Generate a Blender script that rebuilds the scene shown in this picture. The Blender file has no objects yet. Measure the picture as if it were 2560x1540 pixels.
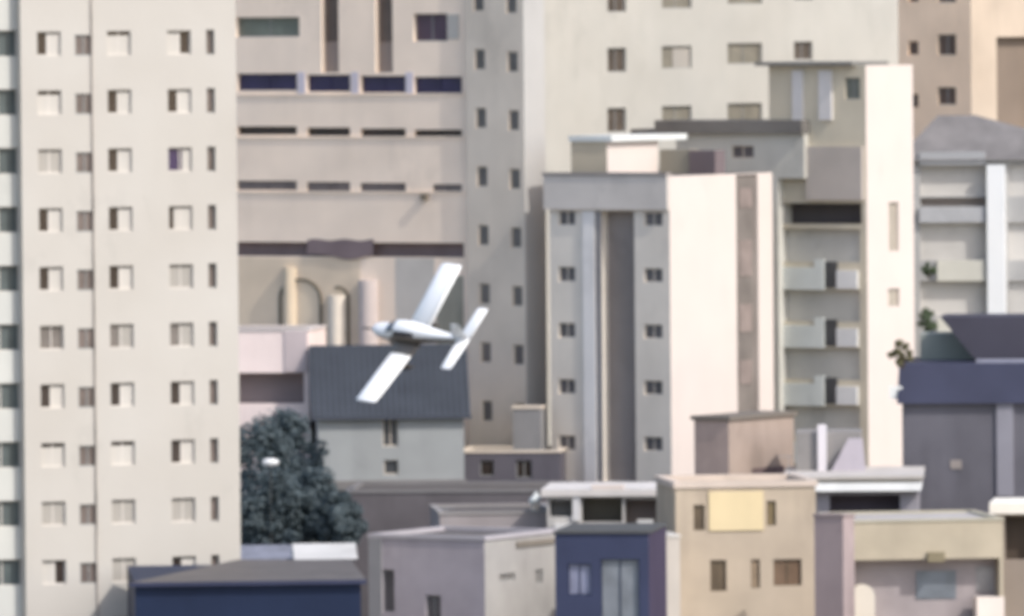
import bpy, math, random
from mathutils import Vector, Matrix

random.seed(7)
C = bpy.context.scene.collection
scn = bpy.context.scene
RAD = math.radians

# ------------------------------------------------------------------ camera, light, exposure
F_PX = 22800.0                       # focal length in pixels of a 2560 px wide frame
CAM_Z = 50.0
PITCH, ROLL = RAD(1.8), RAD(-0.5)
SUN_AZ, SUN_EL = RAD(50), RAD(44)    # azimuth to the right of the viewer's back

fwd = Vector((0, math.cos(PITCH), -math.sin(PITCH)))
r0 = Vector((1, 0, 0))
u0_ = Vector((0, math.sin(PITCH), math.cos(PITCH)))
RT = r0 * math.cos(ROLL) + u0_ * math.sin(ROLL)
UP = -r0 * math.sin(ROLL) + u0_ * math.cos(ROLL)
CAM = Vector((0, 0, CAM_Z))

cd = bpy.data.cameras.new('camera')
cam = bpy.data.objects.new('camera', cd)
C.objects.link(cam)
cd.sensor_width = 36.0
cd.lens = 36.0 * F_PX / 2560.0
cd.clip_start, cd.clip_end = 1.0, 6000.0
cd.dof.use_dof = True                # a hand-held zoom that is not quite in focus
cd.dof.focus_distance = 130.0
cd.dof.aperture_fstop = 3.1
m = Matrix((RT, UP, -fwd)).transposed().to_4x4()
m.translation = CAM
cam.matrix_world = m
scn.camera = cam

w = bpy.data.worlds.new('World')
scn.world = w
w.use_nodes = True
nt = w.node_tree
sky = nt.nodes.new('ShaderNodeTexSky')
sky.sky_type = 'NISHITA'
sky.sun_disc = False
sky.sun_elevation = SUN_EL
sky.sun_rotation = math.pi - SUN_AZ
sky.dust_density = 2.0
sky.air_density = 1.0
sky.ozone_density = 0.6
bg = nt.nodes['Background']
bg.inputs['Strength'].default_value = 0.15
nt.links.new(sky.outputs['Color'], bg.inputs['Color'])

sd = bpy.data.lights.new('sun', 'SUN')
sd.energy = 2.0
sd.angle = RAD(0.5)
sd.color = (1.0, 0.965, 0.915)
so = bpy.data.objects.new('sun', sd)
C.objects.link(so)
SUN = Vector((math.sin(SUN_AZ) * math.cos(SUN_EL), -math.cos(SUN_AZ) * math.cos(SUN_EL), math.sin(SUN_EL)))
so.rotation_euler = SUN.to_track_quat('Z', 'Y').to_euler()
so.location = (200, 300, 200)

scn.view_settings.view_transform = 'Standard'
scn.view_settings.look = 'None'
scn.view_settings.exposure = 0.66
scn.view_settings.gamma = 1.0
scn.cycles.pixel_filter_type = 'GAUSSIAN'
scn.cycles.filter_width = 2.8

# ------------------------------------------------------------------ helpers
def lin(c):
    out = []
    for x in c:
        x = x / 255.0
        out.append(x / 12.92 if x <= 0.04045 else ((x + 0.055) / 1.055) ** 2.4)
    return out

_mats = {}
def paint(name, rgb, rough=0.85, var=0.10, streak=0.10, scale=0.35, spec=0.2):
    """Weathered paint / render: soft blotches and faint vertical rain streaks."""
    if name in _mats:
        return _mats[name]
    mt = bpy.data.materials.new(name)
    mt.use_nodes = True
    n, l = mt.node_tree.nodes, mt.node_tree.links
    b = n['Principled BSDF']
    b.inputs['Roughness'].default_value = rough
    b.inputs['Specular IOR Level'].default_value = spec
    c = lin(rgb)
    tc = n.new('ShaderNodeTexCoord')
    n1 = n.new('ShaderNodeTexNoise'); n1.inputs['Scale'].default_value = scale; n1.inputs['Detail'].default_value = 5
    l.new(tc.outputs['Object'], n1.inputs['Vector'])
    mp = n.new('ShaderNodeMapping'); mp.inputs['Scale'].default_value = (0.8, 0.8, 0.09)
    l.new(tc.outputs['Object'], mp.inputs['Vector'])
    n2 = n.new('ShaderNodeTexNoise'); n2.inputs['Scale'].default_value = 1.3; n2.inputs['Detail'].default_value = 6
    l.new(mp.outputs['Vector'], n2.inputs['Vector'])
    n3 = n.new('ShaderNodeTexNoise'); n3.inputs['Scale'].default_value = 6.0; n3.inputs['Detail'].default_value = 4
    l.new(tc.outputs['Object'], n3.inputs['Vector'])
    r1 = n.new('ShaderNodeMapRange'); r1.inputs[1].default_value = 0.3; r1.inputs[2].default_value = 0.7
    r1.inputs[3].default_value = 1.0 - var; r1.inputs[4].default_value = 1.0 + var * 0.6
    l.new(n1.outputs['Fac'], r1.inputs[0])
    r2 = n.new('ShaderNodeMapRange'); r2.inputs[1].default_value = 0.45; r2.inputs[2].default_value = 0.75
    r2.inputs[3].default_value = 1.0; r2.inputs[4].default_value = 1.0 - streak
    l.new(n2.outputs['Fac'], r2.inputs[0])
    # streaks gather in patches; a few repaired or grimy areas with ragged edges
    n5 = n.new('ShaderNodeTexNoise'); n5.inputs['Scale'].default_value = 0.22; n5.inputs['Detail'].default_value = 7; n5.inputs['Roughness'].default_value = 0.65
    mp5 = n.new('ShaderNodeMapping'); mp5.inputs['Location'].default_value = (13.7, 4.1, 7.7); mp5.inputs['Scale'].default_value = (1, 1, 0.6)
    l.new(tc.outputs['Object'], mp5.inputs['Vector']); l.new(mp5.outputs['Vector'], n5.inputs['Vector'])
    r5 = n.new('ShaderNodeMapRange'); r5.inputs[1].default_value = 0.46; r5.inputs[2].default_value = 0.60
    r5.inputs[3].default_value = 0.25; r5.inputs[4].default_value = 1.0
    l.new(n5.outputs['Fac'], r5.inputs[0])
    mk = n.new('ShaderNodeMix'); mk.data_type = 'FLOAT'; mk.inputs[2].default_value = 1.0
    l.new(r5.outputs[0], mk.inputs[0]); l.new(r2.outputs[0], mk.inputs[3])
    r6 = n.new('ShaderNodeMapRange'); r6.inputs[1].default_value = 0.58; r6.inputs[2].default_value = 0.62
    r6.inputs[3].default_value = 1.0; r6.inputs[4].default_value = 1.0 - var * 0.7
    l.new(n5.outputs['Fac'], r6.inputs[0])
    m6 = n.new('ShaderNodeMath'); m6.operation = 'MULTIPLY'
    l.new(mk.outputs[0], m6.inputs[0]); l.new(r6.outputs[0], m6.inputs[1])
    mu = n.new('ShaderNodeMath'); mu.operation = 'MULTIPLY'
    l.new(r1.outputs[0], mu.inputs[0]); l.new(m6.outputs[0], mu.inputs[1])
    vm = n.new('ShaderNodeVectorMath'); vm.operation = 'SCALE'
    vm.inputs[0].default_value = c
    l.new(mu.outputs[0], vm.inputs['Scale'])
    # a faint warm / cool drift, as on repainted plaster
    hs = n.new('ShaderNodeMix'); hs.data_type = 'RGBA'; hs.blend_type = 'MULTIPLY'
    hs.inputs[0].default_value = 1.0
    rp = n.new('ShaderNodeMix'); rp.data_type = 'RGBA'
    rp.inputs[6].default_value = (1.0, 0.985, 0.955, 1); rp.inputs[7].default_value = (0.965, 0.985, 1.0, 1)
    n4 = n.new('ShaderNodeTexNoise'); n4.inputs['Scale'].default_value = 0.16
    l.new(tc.outputs['Object'], n4.inputs['Vector'])
    l.new(n4.outputs['Fac'], rp.inputs[0])
    l.new(vm.outputs[0], hs.inputs[6]); l.new(rp.outputs[2], hs.inputs[7])
    l.new(hs.outputs[2], b.inputs['Base Color'])
    bp = n.new('ShaderNodeBump'); bp.inputs['Strength'].default_value = 0.25; bp.inputs['Distance'].default_value = 0.03
    l.new(n3.outputs['Fac'], bp.inputs['Height'])
    l.new(bp.outputs[0], b.inputs['Normal'])
    _mats[name] = mt
    return mt

def glass(name, rgb, rough=0.12):
    if name in _mats:
        return _mats[name]
    mt = paint(name, rgb, rough, 0.25, 0.0, 0.9, 0.5)
    for nd in list(mt.node_tree.nodes):
        if nd.type == 'BUMP':
            mt.node_tree.nodes.remove(nd)
    return mt

def P(px, py, Y):
    """World point at depth Y seen at pixel px, py of the 2560 x 1540 frame."""
    r = fwd * F_PX + RT * (px - 1280.0) + UP * (770.0 - py)
    return CAM + r * (Y / r.y)

class MB:
    def __init__(s):
        s.v, s.f, s.mi, s.sm = [], [], [], []
    def poly(s, pts, mi=0, smooth=False):
        k = len(s.v)
        s.v += [Vector(p) for p in pts]
        s.f.append(tuple(range(k, k + len(pts)))); s.mi.append(mi); s.sm.append(smooth)
    def hexa(s, b, t, mi=0):
        """b, t: four bottom and four top corners, same turn"""
        n = len(b)
        s.poly(list(reversed(b)), mi); s.poly(t, mi)
        for i in range(n):
            j = (i + 1) % n
            s.poly([b[i], b[j], t[j], t[i]], mi)
    def box(s, fc, u0, u1, z0, z1, n0, n1, mi=0):
        b = [fc.pt(u0, z0, n1), fc.pt(u1, z0, n1), fc.pt(u1, z0, n0), fc.pt(u0, z0, n0)]
        t = [fc.pt(u0, z1, n1), fc.pt(u1, z1, n1), fc.pt(u1, z1, n0), fc.pt(u0, z1, n0)]
        s.hexa(b, t, mi)
    def tube(s, a, b, ra, rb, n=8, mi=0):
        a, b = Vector(a), Vector(b)
        d = (b - a).normalized()
        x = d.orthogonal().normalized(); y = d.cross(x)
        A = [a + (x * math.cos(2 * math.pi * i / n) + y * math.sin(2 * math.pi * i / n)) * ra for i in range(n)]
        B = [b + (x * math.cos(2 * math.pi * i / n) + y * math.sin(2 * math.pi * i / n)) * rb for i in range(n)]
        for i in range(n):
            j = (i + 1) % n
            s.poly([A[i], A[j], B[j], B[i]], mi, True)
        s.poly(list(reversed(A)), mi); s.poly(B, mi)
    def loft(s, rings, mi=0, smooth=True, mfun=None):
        k = len(s.v); n = len(rings[0])
        for r in rings:
            s.v += [Vector(p) for p in r]
        for i in range(len(rings) - 1):
            for j in range(n):
                q = (j + 1) % n
                s.f.append((k + i * n + j, k + i * n + q, k + (i + 1) * n + q, k + (i + 1) * n + j))
                s.mi.append(mfun(i, j) if mfun else mi); s.sm.append(smooth)
        s.f.append(tuple(k + j for j in reversed(range(n)))); s.mi.append(mi); s.sm.append(False)
        e = k + (len(rings) - 1) * n
        s.f.append(tuple(e + j for j in range(n))); s.mi.append(mi); s.sm.append(False)
    def build(s, name, mats, parent=None, origin=None):
        o_ = origin if origin is not None else Vector((0, 0, 0))
        me = bpy.data.meshes.new(name)
        me.from_pydata([tuple(v - o_) for v in s.v], [], s.f)
        for mt in (mats if isinstance(mats, (list, tuple)) else [mats]):
            me.materials.append(mt)
        for p, mi, sm in zip(me.polygons, s.mi, s.sm):
            p.material_index = mi; p.use_smooth = sm
        me.update()
        ob = bpy.data.objects.new(name, me)
        C.objects.link(ob)
        if parent is not None:
            ob.parent = parent
        return ob

def tag(o, label, cat, group=None):
    o['label'] = label; o['category'] = cat
    if group: o['group'] = group
    return o

def thing(name, label, cat, loc, group=None):
    o = bpy.data.objects.new(name, None)
    o.empty_display_size = 0.5
    C.objects.link(o)
    o.location = loc
    return tag(o, label, cat, group)

class Face:
    """A vertical wall plane: origin, heading; u along it, z up, n outward."""
    def __init__(s, x, y, ang, length):
        s.x, s.y, s.a, s.L = x, y, ang, length
        s.d = Vector((math.cos(ang), math.sin(ang), 0)); s.n = Vector((math.sin(ang), -math.cos(ang), 0))
    def pt(s, u, z, n=0.0):
        return Vector((s.x, s.y, 0)) + s.d * u + s.n * n + Vector((0, 0, z))
    def hit(s, px, py, n=0.0):
        r = fwd * F_PX + RT * (px - 1280.0) + UP * (770.0 - py)
        o = Vector((s.x, s.y, 0)) + s.n * n
        t = (o - CAM).dot(s.n) / r.dot(s.n)
        q = CAM + r * t - o
        return q.dot(s.d), q.z
    def rect(s, x0, x1, y0, y1):
        cx, cy = (x0 + x1) / 2, (y0 + y1) / 2
        return (s.hit(x0, cy)[0], s.hit(x1, cy)[0], s.hit(cx, y1)[1], s.hit(cx, y0)[1])

class Block:
    """A straight-walled building: footprint from the front face, heading ang (+ = right end farther away)."""
    def __init__(s, name, label, cat, pxA, pxB, pyref, YA, ang, depth, ytop, base=0.0, group=None):
        a = RAD(ang)
        A = P(pxA, pyref, YA)
        f = Face(A.x, A.y, a, 1)
        f.L = f.hit(pxB, pyref)[0]
        s.W, s.D = f.L, depth
        s.front = f
        B = f.pt(f.L, 0)
        nin = -f.n
        s.right = Face(B.x, B.y, a + math.pi / 2, depth)
        Cc = B + nin * depth
        s.back = Face(Cc.x, Cc.y, a + math.pi, f.L)
        Dd = f.pt(0, 0) + nin * depth
        s.left = Face(Dd.x, Dd.y, a - math.pi / 2, depth)
        s.top = f.hit((pxA + pxB) / 2, ytop)[1]
        s.base = base
        c = (f.pt(0, 0) + Cc) / 2
        s.o = Vector((c.x, c.y, base))
        s.root = thing(name, label, cat, s.o, group)
        s.holes = {'front': [], 'right': [], 'left': [], 'back': []}
    def hole(s, side, r, depth=0.18, back=None):
        s.holes[side].append((r, depth, back))
        return r
    def wall(s, mats, name='wall', roof=0, sidemat=None):
        mb = MB()
        for side in ('front', 'right', 'left', 'back'):
            fc = getattr(s, side); H = s.holes[side]
            mi = (sidemat or {}).get(side, 0)
            us = sorted({0.0, fc.L} | {min(max(x, 0), fc.L) for h in H for x in h[0][:2]})
            zs = sorted({s.base, s.top} | {min(max(x, s.base), s.top) for h in H for x in h[0][2:]})
            for i in range(len(us) - 1):
                for j in range(len(zs) - 1):
                    if us[i + 1] - us[i] < 1e-5 or zs[j + 1] - zs[j] < 1e-5: continue
                    cu, cz = (us[i] + us[i + 1]) / 2, (zs[j] + zs[j + 1]) / 2
                    if any(h[0][0] < cu < h[0][1] and h[0][2] < cz < h[0][3] for h in H): continue
                    mb.poly([fc.pt(us[i], zs[j]), fc.pt(us[i + 1], zs[j]), fc.pt(us[i + 1], zs[j + 1]), fc.pt(us[i], zs[j + 1])], mi)
            for (a, b, z0, z1), d, back in H:
                a, b = max(a, 0), min(b, fc.L); z0, z1 = max(z0, s.base), min(z1, s.top)
                if b <= a or z1 <= z0: continue
                e = -d
                mb.poly([fc.pt(a, z0), fc.pt(b, z0), fc.pt(b, z0, e), fc.pt(a, z0, e)], mi)
                mb.poly([fc.pt(a, z1, e), fc.pt(b, z1, e), fc.pt(b, z1), fc.pt(a, z1)], mi)
                mb.poly([fc.pt(a, z0, e), fc.pt(a, z1, e), fc.pt(a, z1), fc.pt(a, z0)], mi)
                mb.poly([fc.pt(b, z0), fc.pt(b, z1), fc.pt(b, z1, e), fc.pt(b, z0, e)], mi)
                mb.poly([fc.pt(a, z0, e), fc.pt(b, z0, e), fc.pt(b, z1, e), fc.pt(a, z1, e)], mi if back is None else back)
        mb.poly([s.front.pt(0, s.top), s.front.pt(s.W, s.top), s.back.pt(0, s.top), s.back.pt(s.W, s.top)], roof)
        return mb.build(name, mats, s.root, s.o)
    def part(s, mb, name, mats, parent=None):
        return mb.build(name, mats, parent or s.root, s.o)
    def cap(s, mat, h=0.25, out=0.12, name='parapet', thick=0.3, lift=0.0):
        """a coping ring on the roof edge"""
        mb = MB()
        z0, z1 = s.top + 0.003 + lift, s.top + h + lift
        f = s.front
        mb.box(f, -out, s.W + out, z0, z1, -thick, out)
        mb.box(s.back, -out, s.W + out, z0, z1, -thick, out)
        mb.box(s.right, thick, s.D - thick, z0, z1, -thick, out)
        mb.box(s.left, thick, s.D - thick, z0, z1, -thick, out)
        return s.part(mb, name, mat)

FRAME = paint('window_frame_aluminium', (150, 150, 148), 0.5, 0.1, 0)
DARK = glass('dark_interior_glass', (62, 54, 50))
DARKP = glass('dark_violet_glass', (60, 50, 82))
MIDG = glass('grey_glass', (120, 113, 108), 0.2)
SHUT = paint('shutter_pale', (196, 190, 182), 0.6, 0.06, 0.04)
SHUTG = paint('shutter_grey', (168, 162, 154), 0.6, 0.06, 0.04)

def window(bl, side, r, state='D', recess=0.16, frame=None, frame_w=0.05, glassmat=None, shutmat=None, name='window'):
    """one window: hole, frame and pane in one mesh; closed leaves are a part of it"""
    bl.hole(side, r, recess + 0.02)
    fc = getattr(bl, side)
    u0, u1, z0, z1 = r
    if u1 < 0.1 or u0 > fc.L - 0.05: return None
    n = -recess
    mb = MB()
    fw = frame_w
    for (a, b, c, d) in ((u0, u1, z0, z0 + fw), (u0, u1, z1 - fw, z1), (u0, u0 + fw, z0 + fw, z1 - fw), (u1 - fw, u1, z0 + fw, z1 - fw)):
        mb.box(fc, a, b, c, d, n - 0.01, n + 0.05, 0)
    um = (u0 + u1) / 2
    if u1 - u0 > 0.8:
        mb.box(fc, um - 0.025, um + 0.025, z0 + fw, z1 - fw, n - 0.005, n + 0.045, 0)
    mb.poly([fc.pt(u0 + fw, z0 + fw, n), fc.pt(u1 - fw, z0 + fw, n), fc.pt(u1 - fw, z1 - fw, n), fc.pt(u0 + fw, z1 - fw, n)], 1)
    g = glassmat or (MIDG if state in 'MB' else DARKP if state == 'P' else DARK)
    o = bl.part(mb, name, [frame or FRAME, g])
    sh = []
    if state == 'L': sh = [(u0 + 0.42 * (u1 - u0), u1 - fw)]
    if state == 'P': sh = [(u0 + 0.62 * (u1 - u0), u1 - fw)]
    if state == 'R': sh = [(u0 + fw, u0 + 0.58 * (u1 - u0))]
    if state == 'l': sh = [(u0 + 0.24 * (u1 - u0), u1 - fw)]
    if state in 'GT': sh = [(u0 + fw, u1 - fw)]
    if state == 'B': sh = [(u0 + 0.4 * (u1 - u0), u1 - fw)]
    top = 0.22 if state in 'T' else 0.1  # 'T' leaf stops short: dark glass strip above stands in for lintel shadow
    for a, b in sh:
        mb = MB()
        mb.box(fc, a, b, z0 + fw, z1 - top, n + 0.012, n + 0.04, 0)
        k = a + 0.18
        while k < b - 0.05:                              # slim louvre stiles
            mb.box(fc, k, k + 0.02, z0 + fw + 0.04, z1 - top - 0.04, n + 0.041, n + 0.05, 0); k += 0.22
        bl.part(mb, 'shutter', shutmat or (SHUTG if state in 'BG' else SHUT), o)
    return o

# ------------------------------------------------------------------ ground
def ground():
    mt = paint('pale_ground', (148, 144, 138), 0.9, 0.25, 0.0, 0.05)
    mb = MB()
    mb.poly([(-3000, -400, 0), (3000, -400, 0), (3000, 5000, 0), (-3000, 5000, 0)])
    o = mb.build('ground', mt); o['kind'] = 'structure'
ground()

# ------------------------------------------------------------------ paints
WHITE = paint('white_render', (189, 183, 175), var=0.07, streak=0.03, scale=0.16)
WHITE2 = paint('bright_white_render', (212, 199, 191), var=0.03, streak=0.03)
CREAM = paint('cream_render', (182, 178, 170), var=0.06, streak=0.06)
BEIGE = paint('beige_render', (246, 225, 205), var=0.08, streak=0.08)
GREY = paint('grey_render', (223, 213, 201), var=0.08, streak=0.10)
GREYM = paint('mid_grey_render', (220, 206, 190), var=0.10, streak=0.10)
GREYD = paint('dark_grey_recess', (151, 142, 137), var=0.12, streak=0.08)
GREYW = paint('warm_grey_render', (158, 150, 143), var=0.10, streak=0.12)
CONC = paint('concrete', (176, 170, 166), var=0.12, streak=0.15)
SLATE = paint('slate_blue_roof', (58, 62, 68), 0.6, 0.2, 0.15, 0.8)
NAVY = paint('navy_paint', (31, 42, 67), 0.6, 0.15, 0.1)
BROWNP = paint('brown_pink_render', (236, 209, 183), var=0.10, streak=0.1)
ROOFG = paint('grey_roof_sheet', (97, 92, 90), 0.6, 0.15, 0.2, 0.7)
DARKROOF = paint('dark_roof_sheet', (104, 100, 98), 0.6, 0.15, 0.2, 0.7)

# ------------------------------------------------------------------ white tower on the left
def left_tower():
    b = Block('apartment_tower', 'white apartment tower with small half shuttered windows and a dark drainpipe at the left', 'tower',
              58, 596, 770, 440, 21, 13, -330)
    f = b.front
    cols = [(130, 58, 60, 0), (217, 44, 52, 5), (305, 58, 60, 0), (455, 58, 60, 0), (533, 20, 62, 0)]
    st = {0: 'TGTGLT LRLPR'.replace(' ', '')}
    A = ['G', 'L', 'L', 'T', 'G', 'L', 'L', 'M', 'L', 'T', 'G', 'R', 'L']
    Cc = ['L', 'G', 'T', 'L', 'L', 'L', 'L', 'B', 'L', 'T', 'G', 'G', 'L']
    Dd = ['L', 'L', 'R', 'L', 'P', 'l', 'G', 'B', 'L', 'L', 'G', 'L', 'G']
    zref = f.hit(305, 840)[1]; pitch = 147.0 * 440.5 / F_PX
    for i in range(-2, 11):
        zc = zref + (5 - i) * pitch
        for k, (cx, ww, hh, dy) in enumerate(cols):
            u = f.hit(cx, 844)[0]
            s = F_PX / 441.0
            du = ww / s / math.cos(RAD(21)) / 2
            dz = hh / s / 2
            z = zc - dy / s
            r = (u - du, u + du, z - dz, z + dz)
            if k == 1:
                window(b, 'front', r, 'M', 0.12, frame_w=0.06, glassmat=glass('bathroom_glass', (112, 100, 94), 0.3))
            elif k == 4:
                window(b, 'front', r, 'M', 0.22, frame_w=0.04, glassmat=glass('bathroom_glass', (112, 100, 94), 0.3))
            else:
                window(b, 'front', r, (A, Cc, Dd)[{0: 0, 2: 1, 3: 2}[k]][i + 2], 0.2, frame=paint('white_frame', (214, 206, 198), 0.6))
    b.wall([WHITE, GREYD], sidemat={})
    b.cap(CONC)
    # drainpipe
    mb = MB()
    u = f.hit(236, 844)[0]
    mb.tube(f.pt(u, 0.3, 0.05), f.pt(u, b.top - 0.4, 0.05), 0.045, 0.045, 8)
    b.part(mb, 'drain_pipe', paint('stained_pipe', (170, 160, 152), 0.6, 0.3, 0.3, 0.6))
    mb = MB()
    z = f.hit(305, 100)[1]
    u2 = f.hit(214, 844)[0]
    return b
left_tower()

def edge_tower():
    b = Block('apartment_tower', 'white apartment tower with broad dark windows cut by the left edge of the picture', 'tower',
              -230, 57, 770, 438.6, 21, 9, -330)
    f = b.front
    gl = glass('green_dark_glass', (84, 92, 92), 0.3)
    for i in range(-2, 11):
        y = 109 + 147 * i
        window(b, 'front', f.rect(-52 + i * 1.4, 43 + i * 1.4, y - 33, y + 33), 'M', 0.25, glassmat=gl, frame=paint('white_frame', (214, 206, 198), 0.6), frame_w=0.04)
        window(b, 'front', f.rect(-180 + i * 1.4, -100 + i * 1.4, y - 33, y + 33), 'M', 0.25, glassmat=gl, frame=paint('white_frame', (214, 206, 198), 0.6), frame_w=0.04)
    b.wall([paint('edge_tower_render', (196, 195, 189), var=0.06, streak=0.04), GREYD])
    b.cap(CONC)
edge_tower()

# ------------------------------------------------------------------ beige block in the middle
def middle_block():
    b = Block('apartment_block', 'beige apartment block with four bays of dark blue balcony windows, behind the small plane', 'apartment block',
              480, 1168, 400, 520, -31, 6.4, -330)
    f = b.front
    xs = [(593, 742), (767, 875), (901, 1014), (1035, 1155)]
    blue = glass('night_blue_glass', (49, 44, 81), 0.25)
    def band(y, h, mat, rec, sel=(0, 1, 2, 3), x0fix=None, slope=8.0, nm='window'):
        for i in sel:
            x0, x1 = xs[i]
            if x0fix and i == 3: x0 = x0fix
            c = (x0 + x1) / 2
            yy = y + slope * (c - 665) / 420.0
            r = f.rect(x0, x1, yy, yy + h)
            window(b, 'front', r, 'D', rec, glassmat=mat, frame=mat, frame_w=0.03, name=nm)
    band(-230, 44, blue, 0.3)
    band(-100, 44, blue, 0.3)
    band(184, 42, blue, 0.3)
    brown = glass('brown_shadow_glass', (58, 48, 42), 0.4)
    band(316, 21, brown, 0.3)
    grb = glass('greybrown_glass', (112, 102, 100), 0.4)
    band(452, 23, grb, 0.12, x0fix=1082)
    # top row
    window(b, 'front', f.rect(590, 748, 43, 92), 'M', 0.35, glassmat=glass('grey_green_glass', (112, 118, 108), 0.3))
    window(b, 'front', f.rect(1034, 1118, 34, 103), 'D', 0.3, glassmat=glass('plum_glass', (84, 66, 82), 0.3))
    for x in (803, 938):
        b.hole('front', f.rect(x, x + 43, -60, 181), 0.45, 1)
        mb = MB()
        u0, u1, z0, z1 = f.rect(x + 2, x + 41, -10, 104)
        mb.box(f, u0, u1, z0, z1, -0.44, -0.40)
        b.part(mb, 'stair_window', glass('brown_stair_glass', (98, 84, 78), 0.3))
    # shallow dark terrace gap below the blank wall
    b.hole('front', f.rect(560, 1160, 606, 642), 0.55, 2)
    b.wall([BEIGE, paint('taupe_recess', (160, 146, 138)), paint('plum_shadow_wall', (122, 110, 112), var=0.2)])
    # white strip beside the plum window, light mullions between the blue bays
    mb = MB()
    u0, u1, z0, z1 = f.rect(1120, 1148, 36, 98)
    mb.box(f, u0, u1, z0, z1, -0.02, 0.05)
    b.part(mb, 'shutter', WHITE)
    for x in (754, 888, 1024):
        mb = MB()
        u0, u1, z0, z1 = f.rect(x - 9, x + 9, 180, 234)
        mb.box(f, u0, u1, z0, z1, -0.02, 0.04)
        b.part(mb, 'mullion', paint('lavender_trim', (206, 198, 206)))
    # sill slabs under each band
    for y in (234, 341, 478):
        mb = MB()
        z = f.hit(860, y)[1]
        mb.box(f, 0.3, b.W - 0.15, z - 0.10, z, -0.02, 0.07)
        b.part(mb, 'ledge', BEIGE)
    # awning cloth sagging out of the terrace gap
    mb = MB()
    ua, ub = f.hit(770, 640)[0], f.hit(935, 640)[0]
    zt = f.hit(850, 604)[1]
    n = 14
    top = [f.pt(ua + (ub - ua) * i / n, zt + 0.1 + 0.05 * math.sin(i), 0.03) for i in range(n + 1)]
    bot = [f.pt(ua + (ub - ua) * i / n, zt - 0.72 - 0.30 * math.exp(-((i - 9.0) / 3.5) ** 2), 0.12) for i in range(n + 1)]
    for i in range(n):
        mb.poly([top[i], top[i + 1], bot[i + 1], bot[i]], 0, True)
        mb.poly([p + f.n * -0.02 for p in (bot[i], bot[i + 1], top[i + 1], top[i])], 0, True)
    b.part(mb, 'awning', paint('plum_awning', (122, 108, 110), 0.9, 0.2))
    # arched bays on the lowest visible storey
    def arch(x0, x1, y0, y1, fillmat, edge, half=False):
        u0, u1, z0, z1 = f.rect(x0, x1, y0, y1)
        rr = (u1 - u0) / 2; cu = (u0 + u1) / 2; zs = z1 - rr * 0.8
        N = 12
        rim = [(u0, z0)] + [(cu - rr * math.cos(math.pi * i / N), zs + rr * 0.8 * math.sin(math.pi * i / N)) for i in range(N + 1)] + [(u1, z0)]
        mb = MB()
        mb.poly([f.pt(u, z, 0.035) for u, z in rim[::1]][::-1], 0)
        q = [(cu + (u - cu) * 1.0, z) for u, z in rim]
        o = b.part(mb, 'arched_panel', fillmat)
        mb = MB()
        wd = 0.2
        for i in range(len(rim) - 1):
            (a, c), (d, e) = rim[i], rim[i + 1]
            if half and i < 6: continue
            mo = lambda u, z: (cu + (u - cu) * (1 + wd / rr), zs + (z - zs) * (1 + wd / rr) if z > zs else z)
            A2, B2 = mo(a, c), mo(d, e)
            mb.hexa([f.pt(a, c, 0.12), f.pt(d, e, 0.12), f.pt(d, e, -0.02), f.pt(a, c, -0.02)],
                    [f.pt(*A2, 0.12), f.pt(*B2, 0.12), f.pt(*B2, -0.02), f.pt(*A2, -0.02)])
        b.part(mb, 'arch_moulding', edge, o)
    for x0, x1, y0, y1, mt in ((596, 902, 645, 960, paint('tan_cladding', (226, 206, 182), var=0.12)), (1092, 1160, 690, 1000, paint('olive_grey_cladding', (156, 152, 139), var=0.15)), (990, 1088, 645, 1000, paint('cool_grey_cladding', (203, 195, 186), var=0.12))):
        mb = MB()
        u0, u1, z0, z1 = f.rect(x0, x1, y0, y1)
        mb.box(f, u0, u1, z0, z1, -0.01, 0.012)
        b.part(mb, 'cladding', mt)
    edge = paint('olive_grey_trim', (128, 118, 104))
    pale = paint('pale_sand_panel', (252, 244, 230), var=0.04)
    arch(706, 800, 702, 890, paint('sand_panel', (226, 208, 184)), edge)
    arch(826, 868, 722, 880, paint('sand_panel', (226, 208, 184)), edge, True)
    for x0, x1, y0, y1, cm in ((712, 742, 668, 828, paint('tan_column', (214, 196, 172), var=0.1)), (826, 868, 738, 884, paint('cream_column', (240, 226, 208), var=0.08)),
                               (902, 946, 700, 884, paint('pink_column', (206, 192, 186), var=0.1))):
        u0, u1, z0, z1 = f.rect(x0, x1, y0, y1)
        cu, rr = (u0 + u1) / 2, (u1 - u0) / 2
        A = []; B = []
        for k in range(13):
            t = math.pi * k / 12
            A.append(f.pt(cu - rr * math.cos(t), z0, 0.01 + rr * 1.1 * math.sin(t)))
            B.append(f.pt(cu - rr * math.cos(t), z1, 0.01 + rr * 1.1 * math.sin(t)))
        mb = MB()
        for k in range(12):
            mb.poly([A[k], A[k + 1], B[k + 1], B[k]], 0, True)
        mb.poly(B); mb.poly(A[::-1])
        b.part(mb, 'half_column', cm)
    # little wall lamp bracket under the last grey window
    mb = MB()
    u0, u1, z0, z1 = f.rect(1056, 1070, 484, 500)
    mb.box(f, u0, u1, z0, z1, -0.01, 0.25)
    b.part(mb, 'bracket', edge)
middle_block()

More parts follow.
